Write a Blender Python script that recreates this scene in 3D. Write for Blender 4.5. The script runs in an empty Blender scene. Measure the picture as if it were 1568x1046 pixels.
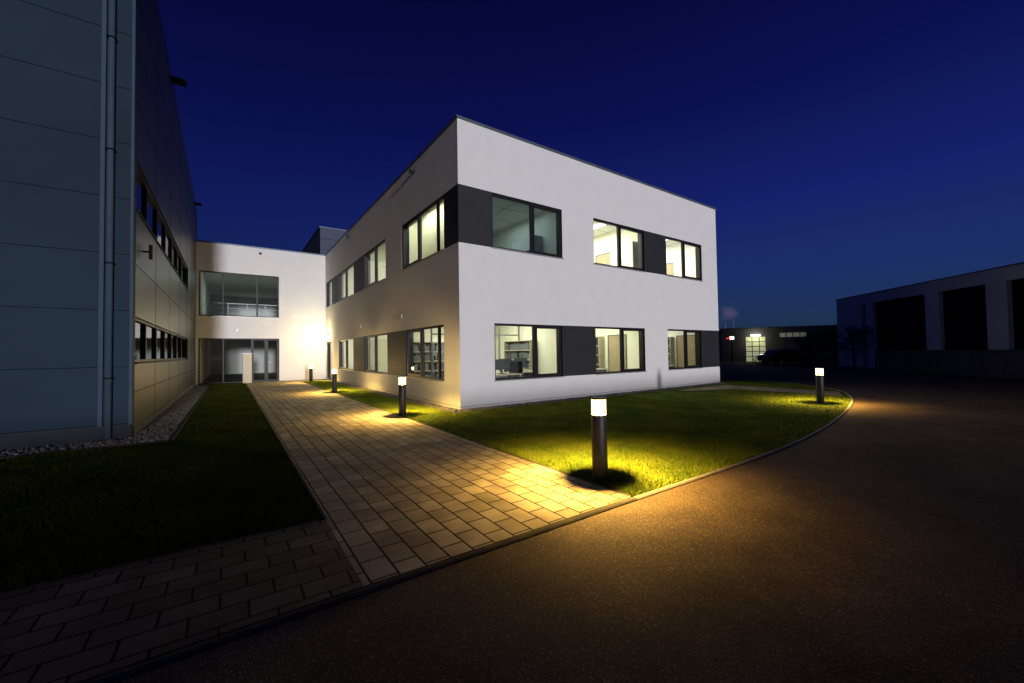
import bpy, bmesh, math, random
import numpy as np
from mathutils import Matrix, Vector
random.seed(7); rng=np.random.default_rng(7)
scene=bpy.context.scene
COL=scene.collection
# ------------------------------------------------------------------ materials
def new_mat(name):
    m=bpy.data.materials.new(name); m.use_nodes=True
    nt=m.node_tree; b=nt.nodes['Principled BSDF']; return m,nt,b
def N(nt,t,**k):
    n=nt.nodes.new(t)
    for a,v in k.items(): setattr(n,a,v)
    return n
def mat_noise(name,c1,c2,scale=5,rough=.7,bump=0.0,bscale=80,metal=0,detail=6,spec=.5,rough2=None,bdist=.01):
    m,nt,b=new_mat(name); L=nt.links
    tc=N(nt,'ShaderNodeTexCoord'); no=N(nt,'ShaderNodeTexNoise')
    no.inputs['Scale'].default_value=scale; no.inputs['Detail'].default_value=detail
    L.new(tc.outputs['Object'],no.inputs['Vector'])
    mr=N(nt,'ShaderNodeMapRange'); mr.inputs[1].default_value=.3; mr.inputs[2].default_value=.7
    L.new(no.outputs['Fac'],mr.inputs[0])
    mx=N(nt,'ShaderNodeMix',data_type='RGBA'); mx.inputs[6].default_value=(*c1,1); mx.inputs[7].default_value=(*c2,1)
    L.new(mr.outputs[0],mx.inputs[0]); L.new(mx.outputs[2],b.inputs['Base Color'])
    b.inputs['Roughness'].default_value=rough; b.inputs['Metallic'].default_value=metal
    b.inputs['Specular IOR Level'].default_value=spec
    if bump:
        n2=N(nt,'ShaderNodeTexNoise'); n2.inputs['Scale'].default_value=bscale; n2.inputs['Detail'].default_value=4
        L.new(tc.outputs['Object'],n2.inputs['Vector'])
        bp=N(nt,'ShaderNodeBump'); bp.inputs['Strength'].default_value=bump; bp.inputs['Distance'].default_value=bdist
        L.new(n2.outputs['Fac'],bp.inputs['Height']); L.new(bp.outputs['Normal'],b.inputs['Normal'])
    return m
def mat_emit(name,col,s):
    m,nt,b=new_mat(name)
    b.inputs['Base Color'].default_value=(*col,1); b.inputs['Emission Color'].default_value=(*col,1); b.inputs['Emission Strength'].default_value=s
    return m
plaster=mat_noise('white_plaster',(.765,.755,.745),(.80,.79,.78),2.2,.9,.4,140,spec=.12,bdist=.007)
panel_dark=mat_noise('anthracite_panel',(.020,.021,.024),(.026,.027,.031),2,.6,.05,60,spec=.3)
frame_m=mat_noise('window_frame_anthracite',(.008,.008,.010),(.012,.012,.014),8,.45,spec=.3)
metal_cap=mat_noise('parapet_sheet_metal',(.10,.12,.16),(.13,.16,.2),3,.45,metal=.5)
sill_m=mat_noise('sill_metal',(.35,.35,.35),(.42,.42,.42),3,.4,metal=.3)
inwall=mat_noise('interior_wall',(.72,.73,.60),(.78,.79,.66),2,.9)
inwall2=mat_noise('interior_wall_white',(.78,.78,.73),(.82,.82,.77),2,.9)
infloor=mat_noise('interior_carpet',(.16,.16,.15),(.2,.2,.19),20,.95)
hangar_front=mat_noise('hangar_panel_front',(.023,.038,.058),(.029,.048,.074),.35,.85,.04,30,spec=.04)
hangar_side=mat_noise('hangar_panel_side',(.045,.046,.034),(.06,.06,.044),.6,.4,.03,20,metal=.25,spec=.4)
seam_m=mat_noise('seam_dark',(.004,.005,.006),(.006,.007,.008),5,.8,spec=.1)
trim_m=mat_noise('aluminium_trim',(.048,.075,.11),(.058,.088,.13),3,.7,metal=0,spec=.1)
concrete=mat_noise('concrete',(.2,.18,.15),(.3,.27,.23),6,.95,.3,90,spec=.03)
concrete_dk=mat_noise('concrete_edging',(.06,.055,.045),(.10,.09,.075),6,.95,.3,90,spec=.03)
concrete_dim=mat_noise('concrete_weathered',(.08,.08,.08),(.13,.13,.13),2,.9,.3,60,spec=.1)
bollard_m=mat_noise('bollard_powder_coat',(.016,.015,.014),(.022,.02,.018),20,.5,spec=.35)
soil=mat_noise('field_soil_grass',(.010,.016,.006),(.02,.028,.01),.3,.95)
grassbase=mat_noise('lawn_thatch',(.035,.060,.006),(.085,.11,.014),9,.95,.8,120,spec=.05,bdist=.02)
grassbase2=mat_noise('shaded_lawn_thatch',(.008,.012,.003),(.02,.026,.006),9,.95,.8,120,spec=.02,bdist=.02)  # darker copy of the lawn thatch; left lawn's shade is painted into its colour
white_metal=mat_noise('light_grey_metal',(.4,.41,.43),(.45,.46,.48),2,.5,metal=.2)
grey_frame=mat_noise('partition_frame_grey',(.10,.11,.12),(.13,.14,.15),4,.5)
cabinet_m=mat_noise('cabinet_laminate',(.30,.31,.30),(.34,.35,.34),3,.5)
black_plastic=mat_noise('black_plastic',(.01,.01,.012),(.016,.016,.018),10,.4)
wood_desk=mat_noise('desk_laminate',(.40,.36,.27),(.45,.41,.32),4,.5)
door_m=mat_noise('door_wood_veneer',(.30,.24,.15),(.36,.29,.18),4,.5)
chair_m=mat_noise('chair_fabric',(.02,.022,.03),(.03,.032,.04),30,.9)
blue_box=mat_noise('blue_crate_plastic',(.03,.09,.2),(.04,.12,.26),5,.5)
beige_wall=mat_noise('beige_render',(.62,.56,.45),(.7,.64,.5),3,.9,.2,100)
bark=mat_noise('bark',(.03,.022,.015),(.05,.04,.03),15,.9,.5,40)
leaf=mat_noise('leaves',(.012,.03,.008),(.03,.06,.015),3,.7)
car_paint=mat_noise('car_paint_dark',(.012,.014,.02),(.014,.016,.024),3,.25,metal=.4)
tyre=mat_noise('tyre',(.012,.012,.012),(.02,.02,.02),10,.9)
stone_m=mat_noise('gravel_stone',(.08,.075,.07),(.36,.34,.31),14,.85,.2,60,spec=.1)
litter_m=mat_noise('dry_leaf',(.10,.06,.02),(.2,.13,.05),20,.8)
lamp_em=mat_emit('ceiling_lamp_diffuser',(1,.97,.86),5)
def mat_glass(name,tint,ior=1.45):
    m=bpy.data.materials.new(name); m.use_nodes=True; nt=m.node_tree; nt.nodes.clear(); L=nt.links
    o=N(nt,'ShaderNodeOutputMaterial'); mx=N(nt,'ShaderNodeMixShader'); tr=N(nt,'ShaderNodeBsdfTransparent'); gl=N(nt,'ShaderNodeBsdfGlossy')
    fr=N(nt,'ShaderNodeFresnel'); ge=N(nt,'ShaderNodeNewGeometry'); mi=N(nt,'ShaderNodeMapRange'); mi.inputs[3].default_value=ior; mi.inputs[4].default_value=1/ior
    L.new(ge.outputs['Backfacing'],mi.inputs[0]); L.new(mi.outputs[0],fr.inputs[0])
    tr.inputs[0].default_value=(*tint,1); gl.inputs['Roughness'].default_value=.01; gl.inputs['Color'].default_value=(.9,.95,1,1)
    L.new(fr.outputs[0],mx.inputs[0]); L.new(tr.outputs[0],mx.inputs[1]); L.new(gl.outputs[0],mx.inputs[2]); L.new(mx.outputs[0],o.inputs[0])
    return m
glass=mat_glass('window_glass',(.92,.96,.93)); glass_tint=mat_glass('tinted_glass',(.35,.4,.4),1.8)
m=bpy.data.materials.new('bollard_diffuser'); m.use_nodes=True; nt=m.node_tree; nt.nodes.clear()
o=N(nt,'ShaderNodeOutputMaterial'); mx=N(nt,'ShaderNodeMixShader'); mx.inputs[0].default_value=.25
tr=N(nt,'ShaderNodeBsdfTransparent'); em=N(nt,'ShaderNodeEmission'); em.inputs[0].default_value=(1,.66,.30,1); em.inputs[1].default_value=12
nt.links.new(tr.outputs[0],mx.inputs[1]); nt.links.new(em.outputs[0],mx.inputs[2]); nt.links.new(mx.outputs[0],o.inputs[0]); diffuser=m
def mk_asphalt():
    m,nt,b=new_mat('asphalt'); L=nt.links
    tc=N(nt,'ShaderNodeTexCoord')
    vo=N(nt,'ShaderNodeTexVoronoi'); vo.inputs['Scale'].default_value=130; L.new(tc.outputs['Object'],vo.inputs['Vector'])
    n1=N(nt,'ShaderNodeTexNoise'); n1.inputs['Scale'].default_value=.9; n1.inputs['Detail'].default_value=10; n1.inputs['Roughness'].default_value=.7; L.new(tc.outputs['Object'],n1.inputs['Vector'])
    n3=N(nt,'ShaderNodeTexNoise'); n3.inputs['Scale'].default_value=70; n3.inputs['Detail'].default_value=5; L.new(tc.outputs['Object'],n3.inputs['Vector'])
    r1=N(nt,'ShaderNodeValToRGB'); r1.color_ramp.elements[0].position=.32; r1.color_ramp.elements[0].color=(.050,.034,.022,1); r1.color_ramp.elements[1].position=.68; r1.color_ramp.elements[1].color=(.120,.082,.052,1)
    L.new(n1.outputs['Fac'],r1.inputs[0])
    sp=N(nt,'ShaderNodeSeparateColor'); L.new(vo.outputs['Color'],sp.inputs[0])
    pw=N(nt,'ShaderNodeMath',operation='POWER'); pw.inputs[1].default_value=8; L.new(sp.outputs[0],pw.inputs[0])
    mr=N(nt,'ShaderNodeMapRange'); mr.inputs[1].default_value=0; mr.inputs[2].default_value=1; mr.inputs[3].default_value=.85; mr.inputs[4].default_value=3.0; L.new(pw.outputs[0],mr.inputs[0])
    mm=N(nt,'ShaderNodeVectorMath',operation='SCALE'); L.new(r1.outputs[0],mm.inputs[0]); L.new(mr.outputs[0],mm.inputs['Scale'])
    L.new(mm.outputs[0],b.inputs['Base Color']); b.inputs['Roughness'].default_value=.85; b.inputs['Specular IOR Level'].default_value=.15
    ad=N(nt,'ShaderNodeMath',operation='ADD'); L.new(vo.outputs['Distance'],ad.inputs[0]); L.new(n3.outputs['Fac'],ad.inputs[1])
    bp=N(nt,'ShaderNodeBump'); bp.inputs['Strength'].default_value=.6; bp.inputs['Distance'].default_value=.004; L.new(ad.outputs[0],bp.inputs['Height']); L.new(bp.outputs['Normal'],b.inputs['Normal'])
    return m
asphalt=mk_asphalt()
def mk_paver(name,bw,bh,rot,dark=1.0):
    m,nt,b=new_mat(name); L=nt.links
    tc=N(nt,'ShaderNodeTexCoord'); mp=N(nt,'ShaderNodeMapping'); mp.inputs['Rotation'].default_value=(0,0,rot); L.new(tc.outputs['Object'],mp.inputs[0])
    br=N(nt,'ShaderNodeTexBrick'); br.inputs['Scale'].default_value=1; br.inputs['Brick Width'].default_value=bw; br.inputs['Row Height'].default_value=bh
    br.inputs['Mortar Size'].default_value=.009; br.inputs['Mortar Smooth'].default_value=.3; br.inputs['Bias'].default_value=0
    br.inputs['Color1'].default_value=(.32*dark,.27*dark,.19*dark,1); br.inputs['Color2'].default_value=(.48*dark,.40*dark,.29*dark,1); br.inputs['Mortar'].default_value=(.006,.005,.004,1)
    L.new(mp.outputs[0],br.inputs['Vector'])
    n1=N(nt,'ShaderNodeTexNoise'); n1.inputs['Scale'].default_value=2.2; n1.inputs['Detail'].default_value=8; L.new(tc.outputs['Object'],n1.inputs['Vector'])
    mr=N(nt,'ShaderNodeMapRange'); mr.inputs[1].default_value=.25; mr.inputs[2].default_value=.75; mr.inputs[3].default_value=.5; mr.inputs[4].default_value=1.2; L.new(n1.outputs['Fac'],mr.inputs[0])
    n2=N(nt,'ShaderNodeTexNoise'); n2.inputs['Scale'].default_value=110; n2.inputs['Detail'].default_value=3; L.new(tc.outputs['Object'],n2.inputs['Vector'])
    mr2=N(nt,'ShaderNodeMapRange'); mr2.inputs[3].default_value=.7; mr2.inputs[4].default_value=1.3; L.new(n2.outputs['Fac'],mr2.inputs[0])
    mu=N(nt,'ShaderNodeMath',operation='MULTIPLY'); L.new(mr.outputs[0],mu.inputs[0]); L.new(mr2.outputs[0],mu.inputs[1])
    mm=N(nt,'ShaderNodeVectorMath',operation='SCALE'); L.new(br.outputs['Color'],mm.inputs[0]); L.new(mu.outputs[0],mm.inputs['Scale'])
    L.new(mm.outputs[0],b.inputs['Base Color']); b.inputs['Roughness'].default_value=.85; b.inputs['Specular IOR Level'].default_value=.12
    inv=N(nt,'ShaderNodeMath',operation='MULTIPLY_ADD'); inv.inputs[1].default_value=-1; L.new(br.outputs['Fac'],inv.inputs[0])
    sc=N(nt,'ShaderNodeMath',operation='MULTIPLY'); sc.inputs[1].default_value=.25; L.new(n2.outputs['Fac'],sc.inputs[0]); L.new(sc.outputs[0],inv.inputs[2])
    bp=N(nt,'ShaderNodeBump'); bp.inputs['Strength'].default_value=1; bp.inputs['Distance'].default_value=.014; L.new(inv.outputs[0],bp.inputs['Height']); L.new(bp.outputs['Normal'],b.inputs['Normal'])
    return m
paver=mk_paver('concrete_pavers',.30,.20,math.pi/2)
paver2=mk_paver('concrete_pavers_cross_shaded',.30,.20,0,.36)  # darkened copy: the unlit walkway's shade is painted into the paver colour
def mk_blade(name,k):
    m,nt,b=new_mat(name); L=nt.links
    tc=N(nt,'ShaderNodeTexCoord')
    n1=N(nt,'ShaderNodeTexNoise'); n1.inputs['Scale'].default_value=30; n1.inputs['Detail'].default_value=3; L.new(tc.outputs['Object'],n1.inputs['Vector'])
    n2=N(nt,'ShaderNodeTexNoise'); n2.inputs['Scale'].default_value=1.3; n2.inputs['Detail'].default_value=5; L.new(tc.outputs['Object'],n2.inputs['Vector'])
    ad=N(nt,'ShaderNodeMath',operation='ADD'); L.new(n1.outputs['Fac'],ad.inputs[0]); L.new(n2.outputs['Fac'],ad.inputs[1])
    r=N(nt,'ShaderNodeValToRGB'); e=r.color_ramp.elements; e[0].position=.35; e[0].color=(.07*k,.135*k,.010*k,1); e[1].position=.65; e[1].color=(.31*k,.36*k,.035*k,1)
    h=N(nt,'ShaderNodeMath',operation='MULTIPLY'); h.inputs[1].default_value=.5; L.new(ad.outputs[0],h.inputs[0]); L.new(h.outputs[0],r.inputs[0])
    L.new(r.outputs[0],b.inputs['Base Color']); b.inputs['Roughness'].default_value=.7; b.inputs['Specular IOR Level'].default_value=.12*k
    return m
blade=mk_blade('grass_blades',1.0); blade2=mk_blade('shaded_grass_blades',.28)  # second copy darkened to paint the left lawn's shade into the blades
# ------------------------------------------------------------------ mesh helpers
def root(name,loc=(0,0,0),rz=0):
    e=bpy.data.objects.new(name,None); e.empty_display_size=.2; e.location=loc; e.rotation_euler=(0,0,rz); COL.objects.link(e); return e
def link(name,me,mat,parent=None):
    ob=bpy.data.objects.new(name,me); COL.objects.link(ob)
    if mat: me.materials.append(mat)
    if parent: ob.parent=parent
    return ob
def boxes(name,mat,lst,parent=None,bevel=0):
    V=[];F=[]
    for (x0,x1,y0,y1,z0,z1) in lst:
        if x0>x1:x0,x1=x1,x0
        if y0>y1:y0,y1=y1,y0
        k=len(V); V+=[(x0,y0,z0),(x1,y0,z0),(x1,y1,z0),(x0,y1,z0),(x0,y0,z1),(x1,y0,z1),(x1,y1,z1),(x0,y1,z1)]
        F+=[(k,k+3,k+2,k+1),(k+4,k+5,k+6,k+7),(k,k+1,k+5,k+4),(k+1,k+2,k+6,k+5),(k+2,k+3,k+7,k+6),(k+3,k,k+4,k+7)]
    me=bpy.data.meshes.new(name); me.from_pydata(V,[],F); me.update()
    ob=link(name,me,mat,parent)
    if bevel:
        md=ob.modifiers.new('bevel','BEVEL'); md.width=bevel; md.segments=2
    return ob
def poly(name,mat,pts,z,parent=None):
    bm=bmesh.new(); vs=[bm.verts.new((x,y,z)) for x,y in pts]; f=bm.faces.new(vs)
    bm.normal_update()
    if f.normal.z<0: f.normal_flip()
    bmesh.ops.triangulate(bm,faces=[f])
    me=bpy.data.meshes.new(name); bm.to_mesh(me); bm.free()
    return link(name,me,mat,parent)
def cyl(name,mat,r,z0,z1,parent,seg=32,r2=None,loc=(0,0),bevel=0):
    bm=bmesh.new(); bmesh.ops.create_cone(bm,cap_ends=True,segments=seg,radius1=r,radius2=r if r2 is None else r2,depth=z1-z0)
    bmesh.ops.translate(bm,verts=bm.verts,vec=(loc[0],loc[1],(z0+z1)/2))
    me=bpy.data.meshes.new(name); bm.to_mesh(me); bm.free()
    for p in me.polygons:
        if abs(p.normal.z)<.5: p.use_smooth=True
    ob=link(name,me,mat,parent)
    if bevel:
        md=ob.modifiers.new('bevel','BEVEL'); md.width=bevel; md.segments=3; md.limit_method='ANGLE'
    return ob
def light(name,kind,loc,energy,col,parent=None,**k):
    l=bpy.data.lights.new(name,kind); l.energy=energy; l.color=col
    for a,v in k.items(): setattr(l,a,v)
    o=bpy.data.objects.new(name,l); COL.objects.link(o); o.location=loc
    if parent:o.parent=parent
    return o
# ------------------------------------------------------------------ ground surfaces
poly('ground',soil,[(-600,-600),(700,-600),(700,700),(-600,700)],-.03)
poly('asphalt_road',asphalt,[(-60,-60),(75,-60),(75,60),(-60,60)],.008)
kp=[(-30,-7.1),(-6,-7.12),(-1.65,-7.12),(1.5,-7.13),(4,-6.95),(6.7,-6.55),(9.8,-5.9),(12.2,-5.1),(13.7,-4.2),(15.2,-2.4),(16.2,1),(16.6,5),(16.6,24)]
def catmull(P,n=8):
    out=[]
    for i in range(len(P)-1):
        p0=P[max(i-1,0)];p1=P[i];p2=P[i+1];p3=P[min(i+2,len(P)-1)]
        for j in range(n):
            t=j/n
            out.append(tuple(.5*((2*p1[k])+(-p0[k]+p2[k])*t+(2*p0[k]-5*p1[k]+4*p2[k]-p3[k])*t*t+(-p0[k]+3*p1[k]-3*p2[k]+p3[k])*t**3) for k in range(2)))
    out.append(P[-1]); return out
kc=kp[:3]+catmull(kp[2:],8)[1:]
def strip(name,mat,line,w,z0,z1,bv=.008):
    V=[];F=[]
    P=[Vector((x,y)) for x,y in line]
    for i,p in enumerate(P):
        a=P[max(i-1,0)];b=P[min(i+1,len(P)-1)]; d=(b-a).normalized(); n=Vector((-d.y,d.x))
        for s,z in ((-w/2,z0),(-w/2,z1-bv),(-w/2+bv*1.6,z1),(w/2-bv,z1),(w/2,z1-bv),(w/2,z0)):
            q=p+n*s; V.append((q.x,q.y,z))
    for i in range(len(P)-1):
        for j in range(5):
            a=i*6+j; F.append((a,a+6,a+7,a+1))
    me=bpy.data.meshes.new(name); me.from_pydata(V,[],F); me.update(); return link(name,me,mat)
strip('kerb',concrete_dk,kc[:3],.065,-.01,.029,.012)
strip('kerb',concrete,kc[2:],.065,-.01,.029,.012)
strip('path_edging',concrete_dk,[(-30,-5.7),(-4.5,-5.7)],.04,0,.031)
strip('path_edging',concrete_dk,[(-4.44,-5.7),(-4.44,18.9)],.04,0,.0312)
strip('path_edging',concrete_dk,[(-1.65,-7.07),(-1.65,17.3)],.045,0,.033)
poly('paved_path',paver,[(-4.45,-7.08),(-1.66,-7.08),(-1.66,17.2),(-.35,17.2),(-.35,18.99),(-4.45,18.99)],.026)
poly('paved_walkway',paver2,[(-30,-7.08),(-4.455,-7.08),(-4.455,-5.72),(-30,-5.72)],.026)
poly('paved_walkway',paver,[(11.0,-.75),(9.0,-.75),(9.0,-1.15),(11.0,-1.9),(11.0,-5.35),(12.5,-4.8),(12.5,-.75)],.028)
kr=[p for p in kc if p[0]>-1.6]
lawn_pts=[(-1.62,17.2),(-1.62,-7.08)]+[(x-.02,y+.04) for x,y in kr if y<23]+[(13.62,22),(13.62,-.4),(-.4,-.4),(-.4,17.2)]
lawn_root=root('lawn')
poly('turf',grassbase,lawn_pts,.014,lawn_root)
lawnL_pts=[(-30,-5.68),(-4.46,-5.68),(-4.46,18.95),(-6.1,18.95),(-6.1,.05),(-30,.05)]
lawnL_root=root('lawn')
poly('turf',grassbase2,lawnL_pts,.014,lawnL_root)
def inside(px,py,pts):
    r=np.zeros(len(px),bool); n=len(pts)
    for i in range(n):
        x1,y1=pts[i];x2,y2=pts[(i+1)%n]
        if y1==y2: continue
        c=((y1>py)!=(y2>py))&(px<(x2-x1)*(py-y1)/(y2-y1)+x1); r^=c
    return r
def grass(name,polys,excl,samples,parent,hmin=.02,hmax=.05,mat=None):
    X=[];Y=[]
    for (x0,x1,y0,y1,n) in samples:
        x=rng.uniform(x0,x1,n);y=rng.uniform(y0,y1,n); k=inside(x,y,polys)
        for e in excl: k&=~((x>e[0])&(x<e[1])&(y>e[2])&(y<e[3]))
        X.append(x[k]);Y.append(y[k])
    X=np.concatenate(X);Y=np.concatenate(Y);n=len(X)
    a=rng.uniform(0,2*np.pi,n);h=rng.uniform(hmin,hmax,n)*(1+.35*np.sin(X*3.1)*np.cos(Y*2.7));w=rng.uniform(.002,.0045,n)+.0006*np.hypot(X+5.2,Y+9.95)*.35
    la=rng.uniform(0,2*np.pi,n);ll=h*rng.uniform(0.3,1.4,n)
    co=np.zeros((n,3,3),np.float32)
    co[:,0]=np.stack([X-w*np.cos(a),Y-w*np.sin(a),np.full(n,.012)],1)
    co[:,1]=np.stack([X+w*np.cos(a),Y+w*np.sin(a),np.full(n,.012)],1)
    co[:,2]=np.stack([X+ll*np.cos(la),Y+ll*np.sin(la),.014+h],1)
    me=bpy.data.meshes.new(name); me.vertices.add(n*3); me.vertices.foreach_set('co',co.ravel())
    me.loops.add(n*3); me.loops.foreach_set('vertex_index',np.arange(n*3,dtype=np.int32))
    me.polygons.add(n); me.polygons.foreach_set('loop_start',np.arange(0,n*3,3,dtype=np.int32)); me.polygons.foreach_set('loop_total',np.full(n,3,np.int32))
    me.update(calc_edges=True); me.validate(); return link(name,me,mat or blade,parent)
excl=[(8.97,12.55,-1.9,-.72),(10.97,12.55,-5.4,-1.5)]
grass('grass_blades',lawn_pts,excl,[(-1.62,2,-7.1,-4,80000),(-1.6,6,-7.1,0,110000),(-1.6,17,-7.1,0,60000),(-1.62,-.4,-.4,17.2,50000),(13.6,16.6,-4,20,15000)],lawn_root)
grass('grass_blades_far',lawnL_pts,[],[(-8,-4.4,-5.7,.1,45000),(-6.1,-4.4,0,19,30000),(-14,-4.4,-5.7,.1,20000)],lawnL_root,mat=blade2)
def gravel(name,rects,dens,parent=None,smin=.018,smax=.042,z=.02):
    bm=bmesh.new(); bmesh.ops.create_icosphere(bm,subdivisions=1,radius=1); bv=np.array([v.co[:] for v in bm.verts]); bf=np.array([[v.index for v in f.verts] for f in bm.faces]); bm.free()
    V=[];F=[];k=0
    for (x0,x1,y0,y1) in rects:
        n=int((x1-x0)*(y1-y0)*dens)
        for i in range(n):
            s=rng.uniform(smin,smax); v=bv*(1+rng.uniform(-.18,.18,(len(bv),1)))*s*np.array([1,rng.uniform(.7,1),rng.uniform(.5,.8)])
            a=rng.uniform(0,6.28); c,sn=math.cos(a),math.sin(a); v=v@np.array([[c,sn,0],[-sn,c,0],[0,0,1]])
            v=v+np.array([rng.uniform(x0,x1),rng.uniform(y0,y1),z+rng.uniform(0,z)]); V.append(v);F.append(bf+k);k+=len(bv)
    V=np.concatenate(V);F=np.concatenate(F)
    me=bpy.data.meshes.new(name); me.from_pydata(V.tolist(),[],F.tolist()); me.update(); return link(name,me,stone_m,parent)
gr=root('gravel_strip')
boxes('bed',concrete_dim,[(-.38,-.0,-.38,17.2,0,.018),(0,13.62,-.38,0,0,.0181),(-6.78,-6.12,.08,18.9,0,.018),(-12,-6.78,.08,.83,0,.0181)],gr)
gravel('stones',[(-.36,-.03,-.36,17.0),(0,13.6,-.36,-.03),(-6.74,-6.16,.1,14),(-11,-6.74,.12,.8)],420,gr)
gg=gravel('loose_grit',[(-5,4,-9.2,-7.2)],14,None,.002,.006,.002); gg.location.z=.008
strip('gravel_edging',concrete_dk,[(-12,.05),(-6.12,.05)],.05,0,.045)
strip('gravel_edging',concrete_dk,[(-6.09,.03),(-6.09,18.9)],.05,0,.0452)
V=[];F=[]
for i in range(90):
    x=random.uniform(-4.3,2.5);y=random.uniform(-8.5,1) if x<-1.7 else random.uniform(-8.6,-7.2); z=.028 if y>-7.05 else .010
    a=random.uniform(0,6.28);q=random.uniform(.008,.022);k=len(V)
    for (dx,dy,dz) in ((-1,0,.0),(-.2,.5,.25),(1,0,.1),(0,-.5,.2)):
        V.append((x+q*(dx*math.cos(a)-dy*math.sin(a)),y+q*(dx*math.sin(a)+dy*math.cos(a)),z+q*dz))
    F.append((k,k+1,k+2,k+3))
me=bpy.data.meshes.new('fallen_leaves'); me.from_pydata(V,[],F); link('fallen_leaves',me,litter_m)
# ------------------------------------------------------------------ office building
Zt,z1,z2,z3,z4=8.17,6.316,4.677,2.45,.777; Lx=13.59; Ly=18.99
office=root('office_building')
wallb=[];panelb=[];frameb=[];glassq=[];sillb=[]
T=.3
mapR=lambda u0,u1,d0,d1,a,b:(u0,u1,d0,d1,a,b)
mapL=lambda u0,u1,d0,d1,a,b:(d0,d1,u0,u1,a,b)
mapK=lambda u0,u1,d0,d1,a,b:(u0,u1,Ly+d0,Ly+d1,a,b)
def window(mp,u0,u1,za,zb,mull,sashes=(),sill=True,fr=.06,fl=None,gl=None,sl=None,d=.05,glassdepth=.10):
    fl=frameb if fl is None else fl; gl=glassq if gl is None else gl; sl=sillb if sl is None else sl
    fl.append(mp(u0,u0+fr,d,d+.08,za,zb)); fl.append(mp(u1-fr,u1,d,d+.08,za,zb))
    fl.append(mp(u0+fr,u1-fr,d,d+.08,za,za+fr)); fl.append(mp(u0+fr,u1-fr,d,d+.08,zb-fr,zb))
    t=.006
    fl.append(mp(u0,u0+t,.004,d,za+.004,zb)); fl.append(mp(u1-t,u1,.004,d,za+.004,zb)); fl.append(mp(u0+t,u1-t,.004,d,zb-t,zb))
    fl.append(mp(u0,u0+t,d+.08,.29,za,zb)); fl.append(mp(u1-t,u1,d+.08,.29,za,zb))
    for mu in mull: fl.append(mp(mu-.04,mu+.04,d-.002,d+.08,za+fr,zb-fr))
    for (a,b) in sashes:
        s=.055; aa=a;bb=b;c=za+fr;e=zb-fr
        fl.append(mp(aa,aa+s,d-.02,d+.06,c,e)); fl.append(mp(bb-s,bb,d-.02,d+.06,c,e))
        fl.append(mp(aa+s,bb-s,d-.02,d+.06,c,c+s)); fl.append(mp(aa+s,bb-s,d-.02,d+.06,e-s,e))
    b=mp(u0+.02,u1-.02,glassdepth,glassdepth,za+.02,zb-.02); gl.append(b)
    if sill: sl.append(mp(u0-.03,u1+.03,-.035,d-.002,za-.03,za+.003))
def quads(name,mat,lst,parent,outx=1):
    V=[];F=[]
    for (x0,x1,y0,y1,a,b) in lst:
        k=len(V); V+=[(x0,y0,a),(x1,y1,a),(x1,y1,b),(x0,y0,b)]
        F.append((k,k+1,k+2,k+3) if not (x0==x1 and outx<0) else (k+3,k+2,k+1,k))
    me=bpy.data.meshes.new(name); me.from_pydata(V,[],F); me.update(); return link(name,me,mat,parent)
def facade(mp,bands):
    for (za,zb,segs) in bands:
        for (u0,u1,t) in segs:
            if t=='w': wallb.append(mp(u0,u1,0,T,za,zb))
            elif t=='p': panelb.append(mp(u0,u1,.0,T,za,zb))
facade(mapR,[(0,z4,[(0,Lx,'w')]),(z3,z2,[(0,Lx,'w')]),(z1,Zt,[(0,Lx,'w')]),
 (z2,z1,[(0,1.10,'p'),(3.86,5.35,'w'),(8.18,9.63,'p'),(12.3,Lx,'w')]),
 (z4,z3,[(0,1.14,'w'),(3.78,5.35,'p'),(8.10,9.59,'w'),(12.08,Lx,'p')])])
for (a,b,mu) in [(1.10,3.86,2.62),(5.35,8.18,6.76),(9.63,12.3,10.94)]: window(mapR,a,b,z2,z1,[mu],[(mu+.04,b-.06)])
for (a,b,mu) in [(1.14,3.78,2.66),(5.35,8.10,6.80),(9.59,12.08,10.95)]: window(mapR,a,b,z4,z3,[mu],[(mu+.04,b-.06)])
facade(mapL,[(0,z4,[(T,17.1,'w'),(18.5,Ly,'w')]),(z3,z2,[(T,Ly,'w')]),(z1,Zt,[(T,Ly,'w')]),
 (z2,z1,[(T,.92,'p'),(4.5,6.39,'w'),(9.6,11.55,'p'),(15.17,16.95,'p'),(18.7,Ly,'w')]),
 (z4,z3,[(T,1.0,'w'),(4.18,6.25,'p'),(9.72,11.7,'p'),(15.02,17.1,'w'),(18.5,Ly,'w')])])
for (a,b,ms,ss) in [(.92,4.5,[1.5,2.95],[(2.99,4.44)]),(6.39,9.6,[7.9],[(7.94,9.54)]),(11.55,15.17,[13.4],[(13.44,15.11)]),(16.95,18.7,[],[])]: window(mapL,a,b,z2,z1,ms,ss)
for (a,b,ms,ss) in [(1.0,4.18,[1.5,2.8],[(2.84,4.12)]),(6.25,9.72,[8.0],[(8.04,9.66)]),(11.7,15.02,[13.4],[(13.44,14.96)])]: window(mapL,a,b,z4,z3,ms,ss)
window(mapL,17.1,18.5,.05,z3,[],[(17.16,18.44)],sill=False)
xl=-6.78
for b in [(xl,0,0,T,z3+.2,3.95),(xl,0,0,T,6.53,Zt),(xl,-6.63,0,T,3.95,6.53),(-2.68,0,0,T,3.95,6.53),(-2.66,0,0,T,0,z3+.2),(xl,-6.65,0,T,0,z3+.2)]: wallb.append(mapK(*b))
window(mapK,-6.63,-2.68,3.95,6.53,[-5.52,-3.83])
window(mapK,-6.65,-2.66,0.02,z3+.2,[-5.5,-4.1,-3.35],[(-4.06,-3.39),(-3.31,-2.72)],sill=False)
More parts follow.
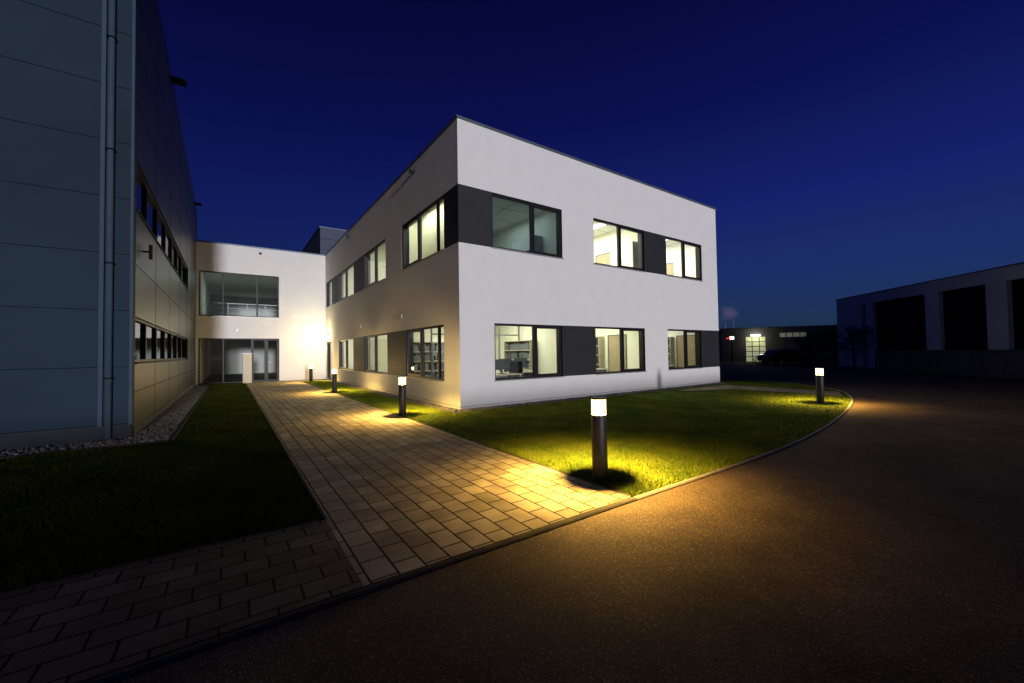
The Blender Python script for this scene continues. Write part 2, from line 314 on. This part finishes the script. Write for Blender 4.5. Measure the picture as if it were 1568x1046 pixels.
wallb+=[(Lx-T,Lx,T,34,0,Zt),(0,Lx,34,34.3,0,Zt),(xl,0.0,34,34.3,0,Zt),(0,T,Ly+T,34,0,Zt),(xl,xl+.2,Ly+T,34,0,Zt)]
boxes('walls',plaster,wallb,office)
boxes('cladding_panels',panel_dark,panelb,office)
boxes('window_frames',frame_m,frameb,office); boxes('window_sills',sill_m,sillb,office)
quads('window_glass',glass,glassq,office,-1)
boxes('parapet_cap',metal_cap,[(-.04,Lx+.04,-.04,.34,Zt,Zt+.07),(-.04,.34,.34,Ly-.04,Zt,Zt+.07),(xl,.34,Ly-.04,Ly+.34,Zt,Zt+.0702),(Lx-.34,Lx+.04,.34,34.3,Zt,Zt+.07)],office)
boxes('roof',concrete_dim,[(.3,Lx-.3,.3,34,7.5,7.7),(xl+.2,0,Ly+.3,34,7.5,7.7)],office)
boxes('rooftop_plant_room',mat_noise('plant_room_metal',(.08,.10,.14),(.10,.12,.17),2,.7,spec=.1),[(.2,7,22,31,7.7,10.9)],office)
boxes('rooftop_plant_seams',seam_m,[(.19,.2,22,31,z,z+.02) for z in (8.5,9.3,10.1)]+[(.2,7,21.99,22,z,z+.02) for z in (8.5,9.3,10.1)],office)
boxes('rooftop_plant_cap',metal_cap,[(.12,7.05,21.92,31.05,10.9,10.98)],office)
boxes('overflow_spouts',frame_m,[(-.16,.0,3.15,3.27,7.80,7.90),(-.16,.0,12.3,12.42,7.80,7.90),(-3.75,-3.6,Ly-.16,Ly,7.80,7.90)],office)
boxes('wall_sockets',sill_m,[(-.05,0,4.5,4.62,2.92,3.04),(-.04,0,10.2,10.3,2.9,3.0),(-4.9,-4.8,Ly-.08,Ly,3.05,3.2)],office,.004)
boxes('plinth_profile',concrete,[(-.006,Lx,-.008,-.0,.10,.112),(-.008,0,0,17.1,.10,.112)],office)
boxes('floor_slabs',infloor,[(T,Lx-T,T,34,0,.15),(T,Lx-T,T,34,3.75,3.9),(xl+.2,T,Ly+T,34,0,.02),(xl+.2,T-.001,Ly+T,34,3.75,3.9)],office)
boxes('ceilings',inwall2,[(T,Lx-T,T,34,3.15,3.2),(T,Lx-T,T,34,6.95,7.0),(xl+.2,0,Ly+T,34,3.1,3.15),(xl+.2,0,Ly+T,34,6.95,7.0)],office)
part=[(1.02,1.10,T,5.3,3.9,6.95)]
for (a,b) in ((.15,3.15),(3.9,6.95)):
    part+=[(T,Lx-T,5.3,5.4,a,b),(4.6,4.7,T,5.3,a,b),(8.85,8.95,T,5.3,a,b),(4.6,4.7,5.4,34,a,b),(T,4.6,10.5,10.6,a,b),(T,4.6,15.9,16.0,a,b),(T,4.6,20,20.1,a,b)]
boxes('partition_walls',inwall,part,office)
boxes('inner_wall_lining',inwall2,[(T+.001,T+.012,T,Ly,z3,z2),(T,Lx-T,T+.001,T+.012,z3,z2)],office)
dd=[];dl=[]
for x in (2.4,6.4,11.6):
    for za in (.15,3.9):
        dd+=[(x-.05,x,5.27,5.3,za,za+2.15),(x+.95,x+1,5.27,5.3,za,za+2.15),(x,x+.95,5.27,5.3,za+2.1,za+2.15)]; dl.append((x+.003,x+.947,5.285,5.3,za,za+2.097))
# doors and boards on the cross walls
for (xw,yy,za) in ((8.85,1.55,.15),(13.29,1.0,.15),(8.85,2.2,3.9),(13.29,1.9,3.9)):
    dd+=[(xw-.03,xw-.001,yy-.05,yy,za,za+2.15),(xw-.03,xw-.001,yy+.95,yy+1,za,za+2.15),(xw-.03,xw-.001,yy,yy+.95,za+2.1,za+2.15)]; dl.append((xw-.015,xw-.001,yy+.003,yy+.947,za,za+2.097))
boxes('interior_door_frames',grey_frame,dd,office); boxes('interior_door_leaves',door_m,dl,office)
gp=[]
for (xa,xb,y,za) in ((.6,4.4,3.3,.15),(5.0,8.6,3.7,.15),(9.3,13,3.0,.15)):
    x=xa
    while x<=xb: gp.append((x,x+.05,y,y+.05,za,3.14)); x+=.95
    gp+=[(xa+.05,xb,y+.01,y+.04,za+2.1,za+2.15)]
boxes('glazed_partition_frames',grey_frame,gp,office)
boxes('ceiling_grid',grey_frame,[(T+.3,Lx-T-.3,y,y+.02,6.945,6.949) for y in (1.2,2.4,3.6,4.8)]+[(x,x+.02,T+.1,5.2,6.944,6.9485) for x in (2,3.2,5.6,6.8,8,9.8,11,12.2)]+[(T+.3,Lx-T-.3,y,y+.02,3.145,3.149) for y in (1.2,2.4,3.6,4.8)],office)
fix=[]
rooms=[(T,4.6,T,5.3,3.15,140,(1,.97,.76),1),(4.7,8.85,T,5.3,3.15,150,(1,.97,.72),1),(8.95,Lx-T,T,5.3,3.15,85,(1,.96,.70),1),
 (1.2,4.6,T,5.3,6.95,26,(.66,.88,1),0),(4.7,8.85,T,5.3,6.95,310,(1,.95,.80),1),(8.95,Lx-T,T,5.3,6.95,300,(1,.95,.80),1),
 (T,4.6,5.4,10.5,3.15,110,(1,.95,.66),1),(T,4.6,10.6,15.9,3.15,90,(1,.95,.66),1),(T,4.6,5.4,10.5,6.95,120,(1,.97,.72),1),(T,4.6,10.6,15.9,6.95,120,(1,.97,.72),1),(T,4.6,16,20,3.15,35,(1,.95,.6),1),(T,4.6,16,20,6.95,40,(1,.95,.7),1),
 (xl+.3,-.2,Ly+.5,27,6.95,60,(.8,1,.95),0),(xl+.3,-.2,Ly+.5,27,3.10,1.5,(1,.8,.5),0)]
for i,(x0,x1,y0,y1,c,pw,cl,fx) in enumerate(rooms):
    cx,cy=(x0+x1)/2,(y0+y1)/2
    if fx:
        for dx in (-.9,.9): fix.append((cx+dx-.12,cx+dx+.12,cy-1.2,cy+1.2,c-.06,c-.001))
    light('room_light','AREA',(cx,cy,c-.1),pw,cl,office,shape='RECTANGLE',size=2.6,size_y=2.6)
fix.append((.6,.75,1.2,4.6,6.89,6.949)); light('corridor_light','AREA',(.66,2.9,6.85),36,(1,.97,.72),office,shape='RECTANGLE',size=.4,size_y=4)
boxes('ceiling_light_fixtures',lamp_em,fix,office)
wl_=root('wall_luminaire',(0,17.8,2.85))
boxes('housing',bollard_m,[(-.18,0,-.15,.15,.06,.1),(-.03,0,-.12,.12,-.06,.06)],wl_,.004)
boxes('lens',mat_emit('luminaire_lens',(1,.8,.4),1.5),[(-.15,-.031,-.11,.11,-.02,.05)],wl_,.004)
light('bulb','POINT',(-.7,0,-.1),105,(1,.82,.38),wl_,shadow_soft_size=.12)
# -------------------------------------------------- furniture
def desk(x,y,z,rz):
    r=root('office_desk',(x,y,z),rz)
    boxes('desk_top',wood_desk,[(-.8,.8,-.4,.4,.72,.75)],r,.004)
    boxes('legs',white_metal,[(-.76,-.71,-.36,.36,0,.72),(.71,.76,-.36,.36,0,.72),(-.71,.71,.3,.32,.35,.72)],r)
    for dx in (-.33,.33):
        q=root('computer_monitor',(0,0,0))
        q.location=Vector((x,y,z+.75))+Matrix.Rotation(rz,3,'Z')@Vector((dx,.1,0)); q.rotation_euler=(0,0,rz+(-.15 if dx>0 else .15))
        boxes('screen',black_plastic,[(-.27,.27,-.02,.02,.13,.47)],q,.005)
        boxes('stand',black_plastic,[(-.03,.03,.02,.05,.01,.3),(-.12,.12,-.08,.1,0,.012)],q)
def chair(x,y,z,rz):
    r=root('office_chair',(x,y,z),rz)
    boxes('seat',chair_m,[(-.25,.25,-.25,.25,.43,.5)],r,.03); boxes('backrest',chair_m,[(-.23,.23,.22,.28,.58,1.15)],r,.03)
    boxes('back_support',black_plastic,[(-.03,.03,.24,.27,.4,.6)],r)
    cyl('column',black_plastic,.03,.08,.43,r,12)
    boxes('base',black_plastic,[(-.3,.3,-.025,.025,.05,.08),(-.025,.025,-.3,.3,.051,.081)],r)
    for k in range(4):
        a=k*math.pi/2; cyl('caster',black_plastic,.03,0,.05,r,10,loc=(.28*math.cos(a),.28*math.sin(a)))
def shelf(x,y,z,rz,w=1.6,h=1.9,mat=None):
    r=root('bookshelf',(x,y,z),rz)
    b=[(-w/2,-w/2+.03,0,.35,0,h),(w/2-.03,w/2,0,.35,0,h),(-w/2+.03,w/2-.03,.33,.349,0,h)]
    for k in range(6):
        zz=k*(h-.03)/5; b.append((-w/2+.03,w/2-.03,.0,.33,zz,zz+.03))
    boxes('carcass',mat or wood_desk,b,r)
    bk=[]
    for k in range(5):
        zz=k*(h-.03)/5+.03; xx=-w/2+.06
        while xx<w/2-.12:
            t=random.uniform(.03,.08)
            if random.random()<.75: bk.append((xx,xx+t-.004,.05,.3,zz,zz+random.uniform(.2,.31)))
            xx+=t
    boxes('binders',random.choice([blue_box,chair_m,grey_frame]),bk,r)
def cupboard(x,y,z,rz,w=1.2,h=2.2):
    r=root('storage_cupboard',(x,y,z),rz)
    boxes('carcass',cabinet_m,[(-w/2,w/2,.02,.45,.08,h)],r,.004); boxes('plinth',black_plastic,[(-w/2+.02,w/2-.02,.05,.43,0,.08)],r)
    boxes('doors',inwall2,[(-w/2+.01,-.004,0,.019,.1,h-.02),(.004,w/2-.01,0,.019,.1,h-.02)],r,.003); boxes('handles',black_plastic,[(-.05,-.03,-.02,-.001,1,1.2),(.03,.05,-.02,-.001,1,1.2)],r)
desk(1.75,.95,.15,0); desk(3.2,1.9,.15,.0); chair(2.75,1.25,.15,2.6); chair(1.9,1.7,.15,.2)
shelf(1.2,4.9,.15,0); shelf(4.2,3.2,.15,-math.pi/2,1.8,1.9)
desk(6.1,1.2,.15,0); chair(6.2,1.95,.15,.3); shelf(5.6,4.9,.15,0); desk(10.3,1.0,.15,0); chair(10.4,1.75,.15,0); shelf(10.0,4.9,.15,0,1.6,2.1)
shelf(8.47,3.4,.15,-math.pi/2,1.3,2.1); shelf(12.9,2.8,.15,-math.pi/2,1.4,2.1); cupboard(8.38,1.3,3.9,-math.pi/2); cupboard(12.82,1.15,3.9,-math.pi/2); cupboard(4.13,2.6,3.9,-math.pi/2,1.4,2.1)
desk(1.4,7.6,.15,math.pi/2); chair(2.3,7.6,.15,math.pi/2); desk(1.4,13,.15,math.pi/2); shelf(4.2,8,.15,-math.pi/2); shelf(4.2,13,.15,-math.pi/2)
shelf(6.0,4.9,3.9,0,1.6,2.0); shelf(1.95,4.9,3.9,0,1.6,2.0)
r=root('storage_crate',(2.35,1.0,3.9)); boxes('stack',blue_box,[(-.45,.5,-.3,.3,0,.3),(-.4,.48,-.28,.28,.31,.62),(-.1,.5,-.28,.28,.63,.95)],r,.02)
r=root('storage_crate',(3.3,1.0,3.9)); boxes('stack',blue_box,[(-.3,.35,-.3,.3,0,.35),(-.3,.3,-.28,.28,.36,.72),(-.28,.3,-.28,.28,.73,1.12)],r,.02)
r=root('gallery_railing',(0,0,0)); boxes('rails',white_metal,[(-6.4,-1,21.0,21.05,4.9,4.95),(-6.4,-1,21.0,21.03,4.6,4.62),(-6.4,-1,21.0,21.03,4.3,4.32)]+[(x,x+.04,21.0,21.04,3.9,4.9) for x in np.arange(-6.3,-1,1.0)],r)
r=root('entrance_pillar',(-4.35,18.45,0)); boxes('pillar',beige_wall,[(-.22,.22,-.25,.25,.02,1.72)],r,.01); boxes('cap',sill_m,[(-.25,.25,-.28,.28,1.721,1.76)],r,.004)
# ------------------------------------------------------------------ hall at left
hall=root('industrial_hall'); xh,yh=-6.78,.83
def hz(y): return 11.2-(y-yh)*.062
mapH=lambda u0,u1,d0,d1,a,b:(xh-d0,xh-d1,u0,u1,a,b)
sw=[]
ya,yb=1.2,13.8
sw+=[mapH(yh+.25,ya,0,.25,0,9.9),mapH(yb,19.6,0,.25,0,9.9),mapH(ya,yb,0,.25,0,1.5),mapH(ya,yb,0,.25,2.45,4.65),mapH(ya,yb,0,.25,5.7,9.9)]
boxes('side_wall',hangar_side,sw,hall)
me=bpy.data.meshes.new('side_wall_top'); yq=yh+.25; me.from_pydata([(xh,yq,9.9),(xh,19.6,9.9),(xh,19.6,hz(19.6)),(xh,yq,hz(yq)),(xh-.25,yq,9.9),(xh-.25,19.6,9.9),(xh-.25,19.6,hz(19.6)),(xh-.25,yq,hz(yq))],[],[(0,1,2,3),(4,7,6,5),(3,2,6,7),(1,5,6,2),(0,3,7,4)]); link('side_wall_top',me,hangar_side,hall)
boxes('front_wall',hangar_front,[(-40,xh,yh,yh+.249,.32,hz(yh))],hall)
boxes('back_wall',hangar_side,[(-40,xh-.25,19.35,19.6,0,hz(19.6))],hall)
me=bpy.data.meshes.new('hall_roof'); me.from_pydata([(-40,yh,hz(yh)-.1),(xh-.25,yh+.25,hz(yh)-.1),(xh-.25,19.35,hz(19.6)-.1),(-40,19.35,hz(19.6)-.1)],[],[(0,1,2,3)]); link('hall_roof',me,trim_m,hall)
boxes('plinth',mat_noise('plinth_concrete',(.03,.035,.045),(.045,.05,.06),3,.9,spec=.05),[(-40,xh,yh-.001,yh+.249,0,.319)],hall)
boxes('plinth_side',concrete_dim,[(xh,xh+.012,yh+.25,19,0,.2)],hall)
seams=[]
zz=.32
while zz<11: seams.append((-40,xh-.02,yh-.004,yh-.0002,zz,zz+.012)); zz+=1.1
boxes('panel_seams',seam_m,seams,hall)
boxes('panel_seams_side',seam_m,[(xh,xh+.004,y,y+.015,.2,9.9) for y in (3.9,6.9,9.9,12.9,15.9)]+[(xh,xh+.004,1.2,19,.9,.915),(xh,xh+.004,1.2,19,3.5,3.515),(xh,xh+.004,1.1,19,6.9,6.915),(xh,xh+.004,1.1,19,8.0,8.015),(xh,xh+.004,1.1,19,9.1,9.115)],hall)
boxes('corner_trim',trim_m,[(xh-.03,xh+.015,yh-.015,yh-.0045,.3,hz(yh)),(xh+.001,xh+.015,yh-.0045,yh+.25,.3,hz(yh)-.02)],hall)
cyl('downpipe',trim_m,.05,.05,11,hall,16,loc=(-7.09,yh-.08)); boxes('downpipe_channel',trim_m,[(-7.24,-7.17,yh-.06,yh-.005,.3,11.1)],hall,.01)
boxes('pipe_brackets',seam_m,[(-7.16,-7.02,yh-.14,yh-.005,z,z+.03) for z in (1.2,3.4,5.6,7.8,10)],hall)
boxes('roof_edge',seam_m,[(-40,xh+.05,yh-.05,yh+.3,hz(yh),hz(yh)+.08)],hall)
fr=[];gl=[];sl=[]
window(mapH,ya,yb,1.5,2.45,[2.9,4.6,6.3,8,9.7,11.4],fl=fr,gl=gl,sl=sl); window(mapH,ya,yb,4.65,5.7,[2.9,4.6,6.3,8,9.7,11.4],fl=fr,gl=gl,sl=sl)
boxes('strip_window_frames',frame_m,fr,hall); quads('strip_window_glass',glass_tint,gl,hall); boxes('strip_window_sills',trim_m,sl,hall)
boxes('roof_spouts',seam_m,[(xh,xh+.38,6.8,7.0,10.55,10.7),(xh,xh+.3,17.6,17.75,9.85,9.97)],hall)
boxes('inner_wall',concrete_dim,[(-12,-11.9,1.1,19.3,0,9)],hall)
boxes('hall_floor',concrete_dim,[(-40,xh-.25,1.1,19.3,0,.02),(-40,xh-.25,1.1,19.3,3.6,3.75)],hall)
r=root('wall_lamp',(xh,2.0,3.95)); boxes('bracket',seam_m,[(0,.12,-.02,.02,-.02,.02),(.1,.16,-.05,.05,-.16,.16)],r,.01)
# ------------------------------------------------------------------ bollards
def bollard(x,y,spot,pt,zb=.014):
    r=root('bollard_light',(x,y,zb))
    cyl('post',bollard_m,.094,0,.80,r,40,bevel=.004)
    cyl('base_plate',bollard_m,.11,0,.012,r,40)
    cyl('diffuser',diffuser,.088,.801,.985,r,40)
    cyl('cap',bollard_m,.092,.986,1.01,r,40,bevel=.008)
    boxes('inner_rods',white_metal,[(a*.07-.004,a*.07+.004,-.004,.004,.80,.986) for a in (1,-1)],r)
    light('bulb','POINT',(0,0,.90),pt,(1,.66,.24),r,shadow_soft_size=.03)
    light('downlight','SPOT',(0,0,.955),spot,(1,.60,.13),r,shadow_soft_size=.03,spot_size=math.radians(152),spot_blend=.8)
bollard(-1.46,-6.45,1250,20); bollard(-1.58,.15,950,110); bollard(-1.6,8.2,750,130); bollard(-1.3,16.2,450,100); bollard(8.62,-5.5,1000,22)
# ------------------------------------------------------------------ background buildings
P2=Vector((36.75,2.2)); P1=Vector((26.7,-8.1)); D=(P1-P2); Ln=D.length; ang=math.atan2(D.y,D.x)
wh=root('warehouse',(P2.x,P2.y,0),ang)
nloc=Matrix.Rotation(-ang,2)@Vector((-.717,.697)); s=1 if nloc.y>0 else -1
u=lambda k:k*Ln
def wb(x0,x1,d0,d1,a,b): return (x0,x1,s*-d0,s*-d1,a,b)
op=[(.208,.237),(.295,.61),(.68,.877),(.9525,1.2),(1.27,1.55),(1.62,1.9)]
wl=[wb(0,u(2.1),0,.3,4.85,5.55)]; prev=0
for a,b in op:
    wl.append(wb(u(prev),u(a),0,.3,0,4.85)); prev=b
wl.append(wb(u(prev),u(2.1),0,.3,0,4.85)); wl+= [wb(0,.3,.3,22,0,5.55),wb(u(2.1)-.3,u(2.1),.3,22,0,5.55)]
boxes('walls',mat_noise('warehouse_render',(.66,.66,.60),(.76,.76,.70),.5,.9,spec=.1),wl,wh)
boxes('doors_dark',seam_m,[wb(u(a),u(b),.22,.28,0,4.85) for a,b in op],wh)
boxes('door_ribs',panel_dark,[wb(u(a),u(b),.205,.22,z,z+.04) for a,b in op for z in (1,2,3,4)],wh)
boxes('roof',concrete_dim,[wb(.3,u(2.1)-.3,.3,22,5.2,5.4)],wh); boxes('parapet_cap',metal_cap,[wb(-.05,u(2.1)+.05,-.05,.35,5.55,5.62)],wh)
fw=root('low_concrete_wall',(P2.x,P2.y,0),ang); boxes('wall',concrete_dim,[wb(u(.47),u(2.2),-1.6,-1.4,0,1.3)],fw,.01); boxes('coping',concrete_dim,[wb(u(.465),u(2.2),-1.64,-1.36,1.3,1.36)],fw,.01)
A=Vector((46.1,15.2)); B=Vector((51.7,6.4)); D2=B-A; ang2=math.atan2(D2.y,D2.x)
ws=root('workshop_building',(A.x,A.y,0),ang2)
n2=Matrix.Rotation(-ang2,2)@(Vector((-5.2,-9.95))-A); s2=1 if n2.y>0 else -1
def cb(x0,x1,d0,d1,a,b): return (x0,x1,s2*-d0,s2*-d1,a,b)
g0,g1=1.1,3.3
boxes('walls',mat_noise('workshop_render',(.10,.10,.11),(.13,.13,.14),.5,.9,spec=.05),[cb(-1.5,g0,0,.3,0,3.4),cb(g1,26,0,.3,0,2.9),cb(g1,4.6,0,.3,2.9,3.4),cb(7.5,26,0,.3,2.9,3.4),cb(g0,g1,0,.3,3.0,3.4),cb(-1.5,26,0,.3,3.4,4.0),cb(-1.5,-1.2,.3,12,0,4),cb(25.7,26,.3,12,0,4)],ws)
boxes('roof',concrete_dim,[cb(-1.2,25.7,.3,12,3.7,3.85)],ws); boxes('fascia',metal_cap,[cb(-1.6,26.1,-.1,.35,4,4.15)],ws)
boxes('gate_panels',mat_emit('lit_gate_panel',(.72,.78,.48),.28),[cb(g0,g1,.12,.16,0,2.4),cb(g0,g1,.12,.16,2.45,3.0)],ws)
boxes('gate_ribs',frame_m,[cb(g0,g1,.1,.12,z,z+.07) for z in (.6,1.2,1.8,2.38)]+[cb(x,x+.07,.09,.12,0,3.0) for x in (g0,1.8,2.55,g1-.07)],ws)
boxes('gate_lamp',mat_emit('gate_lamp_lens',(1,.97,.75),6),[cb(1.7,2.7,-.2,0,3.1,3.28)],ws)
boxes('clerestory_windows',mat_emit('dim_window',(.8,.85,.6),.08),[cb(4.6,7.5,.1,.15,2.9,3.4)],ws)
boxes('clerestory_mullions',frame_m,[cb(x,x+.08,.06,.1,2.9,3.4) for x in (4.6,5.3,6.0,6.7,7.4)],ws)
light('gate_light','POINT',(2.2,s2*.9,3.0),55,(1,.93,.6),ws,shadow_soft_size=.1)
def leaves(name,clumps,nper,size,parent,mat=leaf):
    V=[];F=[]
    for (cx,cy,cz,r) in clumps:
        for i in range(nper):
            d=rng.normal(size=3); d/=np.linalg.norm(d); p=np.array([cx,cy,cz])+d*r*rng.uniform(.3,1)**.5*np.array([1,1,.8])
            a=rng.normal(size=3);a/=np.linalg.norm(a);b=np.cross(a,rng.normal(size=3));b/=np.linalg.norm(b)
            sz=size*rng.uniform(.5,1.3);k=len(V); V+=[tuple(p-a*sz),tuple(p+b*sz*.5),tuple(p+a*sz),tuple(p-b*sz*.5)];F.append((k,k+1,k+2,k+3))
    me=bpy.data.meshes.new(name); me.from_pydata(V,[],F); me.update(); return link(name,me,mat,parent)
tl=root('distant_treeline'); cl=[]
for i in range(90):
    t=i/90; x=60+t*110; y=75-t*95+random.uniform(-4,4); h=random.uniform(2,5); cl.append((x+20,y,h*.45,h*.7))
leaves('foliage',cl,160,.55,tl)
def tree(x,y,h,sp):
    r=root('tree',(x,y,0)); bm=bmesh.new()
    def limb(a,b,r0,r1):
        a=Vector(a);b=Vector(b);d=b-a; q=d.to_track_quat('Z','Y').to_matrix().to_4x4()
        bmesh.ops.create_cone(bm,segments=8,radius1=r0,radius2=r1,depth=d.length,matrix=Matrix.Translation((a+b)/2)@q,cap_ends=True)
    limb((0,0,0),(.03,.02,h*.45),.09,.06); limb((.03,.02,h*.45),(-.02,.05,h*.9),.06,.015); cl=[]
    for i in range(9):
        a=i*2.4; z=h*(.35+.06*i); e=(math.cos(a)*sp*random.uniform(.5,1),math.sin(a)*sp*random.uniform(.5,1),z+h*.15); limb((0,.02,z),e,.035,.01); cl.append((*e,sp*random.uniform(.3,.5)))
    cl.append((0,0,h*.88,sp*.35)); me=bpy.data.meshes.new('trunk'); bm.to_mesh(me); bm.free(); link('trunk',me,bark,r); leaves('crown',cl,170,.07,r)
tree(40.85,4.6,3.3,1.3); tree(38.5,2.9,2.9,1.1); tree(33.9,.4,3.0,1.2); tree(36.0,4.0,2.6,1.0)
hd=root('hedge'); leaves('foliage',[(38+t*.45,5.2-t*.42,.5,.6) for t in range(-6,9)],220,.07,hd)
def car(x,y,rz):
    r=root('parked_car',(x,y,0),rz)
    prof=[(-2.1,.35),(-2.12,.75),(-1.95,.95),(-1.55,1.02),(-1.1,1.42),(-.6,1.5),(.3,1.5),(.75,1.4),(1.3,1.0),(1.95,.88),(2.12,.7),(2.12,.35)]
    V=[];F=[];n=len(prof)
    for sd in (-1,1):
        for (px,pz) in prof:
            wy=.86 if pz<1.03 else .86-(pz-1.0)*.42; V.append((px,sd*wy,pz))
    F.append(tuple(range(n-1,-1,-1))); F.append(tuple(range(n,2*n)))
    for i in range(n): j=(i+1)%n; F.append((i,j,n+j,n+i))
    me=bpy.data.meshes.new('body'); me.from_pydata(V,[],F); me.update(); o=link('body',me,car_paint,r); md=o.modifiers.new('b','BEVEL'); md.width=.05; md.segments=3
    for sd in (-1,1):
        V=[(-1.35,sd*.862,1.05),(-1.02,sd*.72,1.38),(-.1,sd*.70,1.42),(-.1,sd*.862,1.05),(0,sd*.862,1.05),(0,sd*.70,1.42),(.62,sd*.72,1.38),(1.1,sd*.862,1.05)]
        me=bpy.data.meshes.new('side_windows'); me.from_pydata(V,[],[(0,1,2,3),(4,5,6,7)]); link('side_windows',me,black_plastic,r)
    for wx in (-1.3,1.35):
        for wy in (-.78,.78):
            o=cyl('wheel',tyre,.32,-.11,.11,r,24); o.rotation_euler=(math.pi/2,0,0); o.location=(wx,wy,.33)
            o=cyl('rim',white_metal,.19,-.115,.115,r,16); o.rotation_euler=(math.pi/2,0,0); o.location=(wx,wy,.33)
    boxes('headlights',white_metal,[(2.08,2.13,.5,.8,.66,.8),(2.08,2.13,-.8,-.5,.66,.8)],r,.01)
car(39.6,7.4,math.radians(-33))
sg=root('illuminated_sign',(41.7,13.4,0),math.radians(-35))
cyl('pole',frame_m,.07,0,2.7,sg,12); boxes('white_panel',mat_emit('sign_white',(1,1,1),1.6),[(-.22,.22,-.08,.08,2.65,3.0)],sg); boxes('red_panel',mat_emit('sign_red',(1,.05,.03),.8),[(-.6,-.23,-.07,.07,2.7,2.86)],sg)
for (x,y,h) in ((56,22.6,6.2),(57.5,22.2,5.6),(58,21.2,6.0)):
    r=root('flag_pole',(x,y,0)); cyl('mast',white_metal,.06,0,h,r,10,r2=.03)
boxes('sun_blocker_wall',concrete_dim,[(-120,120,-22.3,-22,0,.92)],None)  # unseen wall added behind the camera to keep low sun off the ground
# ------------------------------------------------------------------ sky & sun
w=bpy.data.worlds.new('World'); scene.world=w; w.use_nodes=True; nt=w.node_tree; nt.nodes.clear(); L=nt.links
out=N(nt,'ShaderNodeOutputWorld'); bg=N(nt,'ShaderNodeBackground'); bg2=N(nt,'ShaderNodeBackground'); add=N(nt,'ShaderNodeAddShader')
sky=N(nt,'ShaderNodeTexSky',sky_type='NISHITA'); sky.sun_disc=False; sky.sun_elevation=math.radians(2); sky.sun_rotation=math.radians(184)
mul=N(nt,'ShaderNodeMix',data_type='RGBA',blend_type='MULTIPLY'); mul.inputs[0].default_value=1; mul.inputs[7].default_value=(.02,.06,.5,1)
L.new(sky.outputs[0],mul.inputs[6]); L.new(mul.outputs[2],bg2.inputs[0]); bg2.inputs[1].default_value=.004
tc=N(nt,'ShaderNodeTexCoord'); sx=N(nt,'ShaderNodeSeparateXYZ'); L.new(tc.outputs['Generated'],sx.inputs[0])
cr=N(nt,'ShaderNodeValToRGB'); e=cr.color_ramp.elements
e[0].position=0; e[0].color=(.009,.017,.034,1); e[1].position=1; e[1].color=(.0014,.0018,.020,1)
for p,c in ((.06,(.010,.025,.066)),(.15,(.009,.022,.100)),(.30,(.0058,.012,.108)),(.48,(.0030,.0048,.064)),(.66,(.0018,.0022,.034))):
    q=e.new(p); q.color=(*c,1)
L.new(sx.outputs['Z'],cr.inputs[0])
dt=N(nt,'ShaderNodeVectorMath',operation='DOT_PRODUCT'); dt.inputs[1].default_value=(math.sin(math.radians(80)),math.cos(math.radians(80)),0); L.new(tc.outputs['Generated'],dt.inputs[0])
mz=N(nt,'ShaderNodeMapRange'); mz.inputs[1].default_value=-.3; mz.inputs[2].default_value=1; mz.inputs[3].default_value=.7; mz.inputs[4].default_value=1.3; L.new(dt.outputs['Value'],mz.inputs[0])
scl=N(nt,'ShaderNodeVectorMath',operation='SCALE'); L.new(cr.outputs[0],scl.inputs[0]); L.new(mz.outputs[0],scl.inputs['Scale'])
dp=N(nt,'ShaderNodeVectorMath',operation='DISTANCE'); az=math.radians(35+28.2); dp.inputs[1].default_value=(math.sin(az)*.99,math.cos(az)*.99,.075)
nz=N(nt,'ShaderNodeTexNoise'); nz.inputs['Scale'].default_value=45; nz.inputs['Detail'].default_value=5; L.new(tc.outputs['Generated'],nz.inputs['Vector']); L.new(tc.outputs['Generated'],dp.inputs[0])
mr=N(nt,'ShaderNodeMapRange'); mr.inputs[1].default_value=.035; mr.inputs[2].default_value=.0; L.new(dp.outputs['Value'],mr.inputs[0])
mt=N(nt,'ShaderNodeMath',operation='ADD'); L.new(mr.outputs[0],mt.inputs[0]); L.new(nz.outputs['Fac'],mt.inputs[1])
mr2=N(nt,'ShaderNodeMapRange'); mr2.inputs[1].default_value=.9; mr2.inputs[2].default_value=1.3; L.new(mt.outputs[0],mr2.inputs[0])
cm=N(nt,'ShaderNodeMix',data_type='RGBA'); L.new(mr2.outputs[0],cm.inputs[0]); L.new(scl.outputs[0],cm.inputs[6]); cm.inputs[7].default_value=(.06,.06,.12,1)
L.new(cm.outputs[2],bg.inputs[0]); bg.inputs[1].default_value=1.0
L.new(bg.outputs[0],add.inputs[0]); L.new(bg2.outputs[0],add.inputs[1]); L.new(add.outputs[0],out.inputs[0])
sun=bpy.data.lights.new('sun','SUN'); sun.energy=2.0; sun.angle=math.radians(3); sun.color=(.96,.94,1)
so=bpy.data.objects.new('sun',sun); COL.objects.link(so)
el=math.radians(2); azs=math.radians(3.5)
dirv=Vector((math.sin(azs)*math.cos(el),math.cos(azs)*math.cos(el),-math.sin(el)))
so.rotation_euler=dirv.to_track_quat('-Z','Y').to_euler(); so.location=(-10,-30,10)
# ------------------------------------------------------------------ camera
cam=bpy.data.cameras.new('camera'); co=bpy.data.objects.new('camera',cam); COL.objects.link(co)
cam.sensor_width=36; cam.lens=618.65*36/1568; cam.clip_end=3000; cam.clip_start=.05
R=Matrix.Rotation(-math.radians(34.9705),4,'Z')@Matrix.Rotation(math.pi/2+math.radians(1.491),4,'X')@Matrix.Rotation(math.radians(-.8614),4,'Z')
co.matrix_world=Matrix.Translation((-5.2024,-9.952,1.6))@R
scene.camera=co
scene.view_settings.view_transform='Standard'; scene.view_settings.look='None'; scene.view_settings.exposure=0
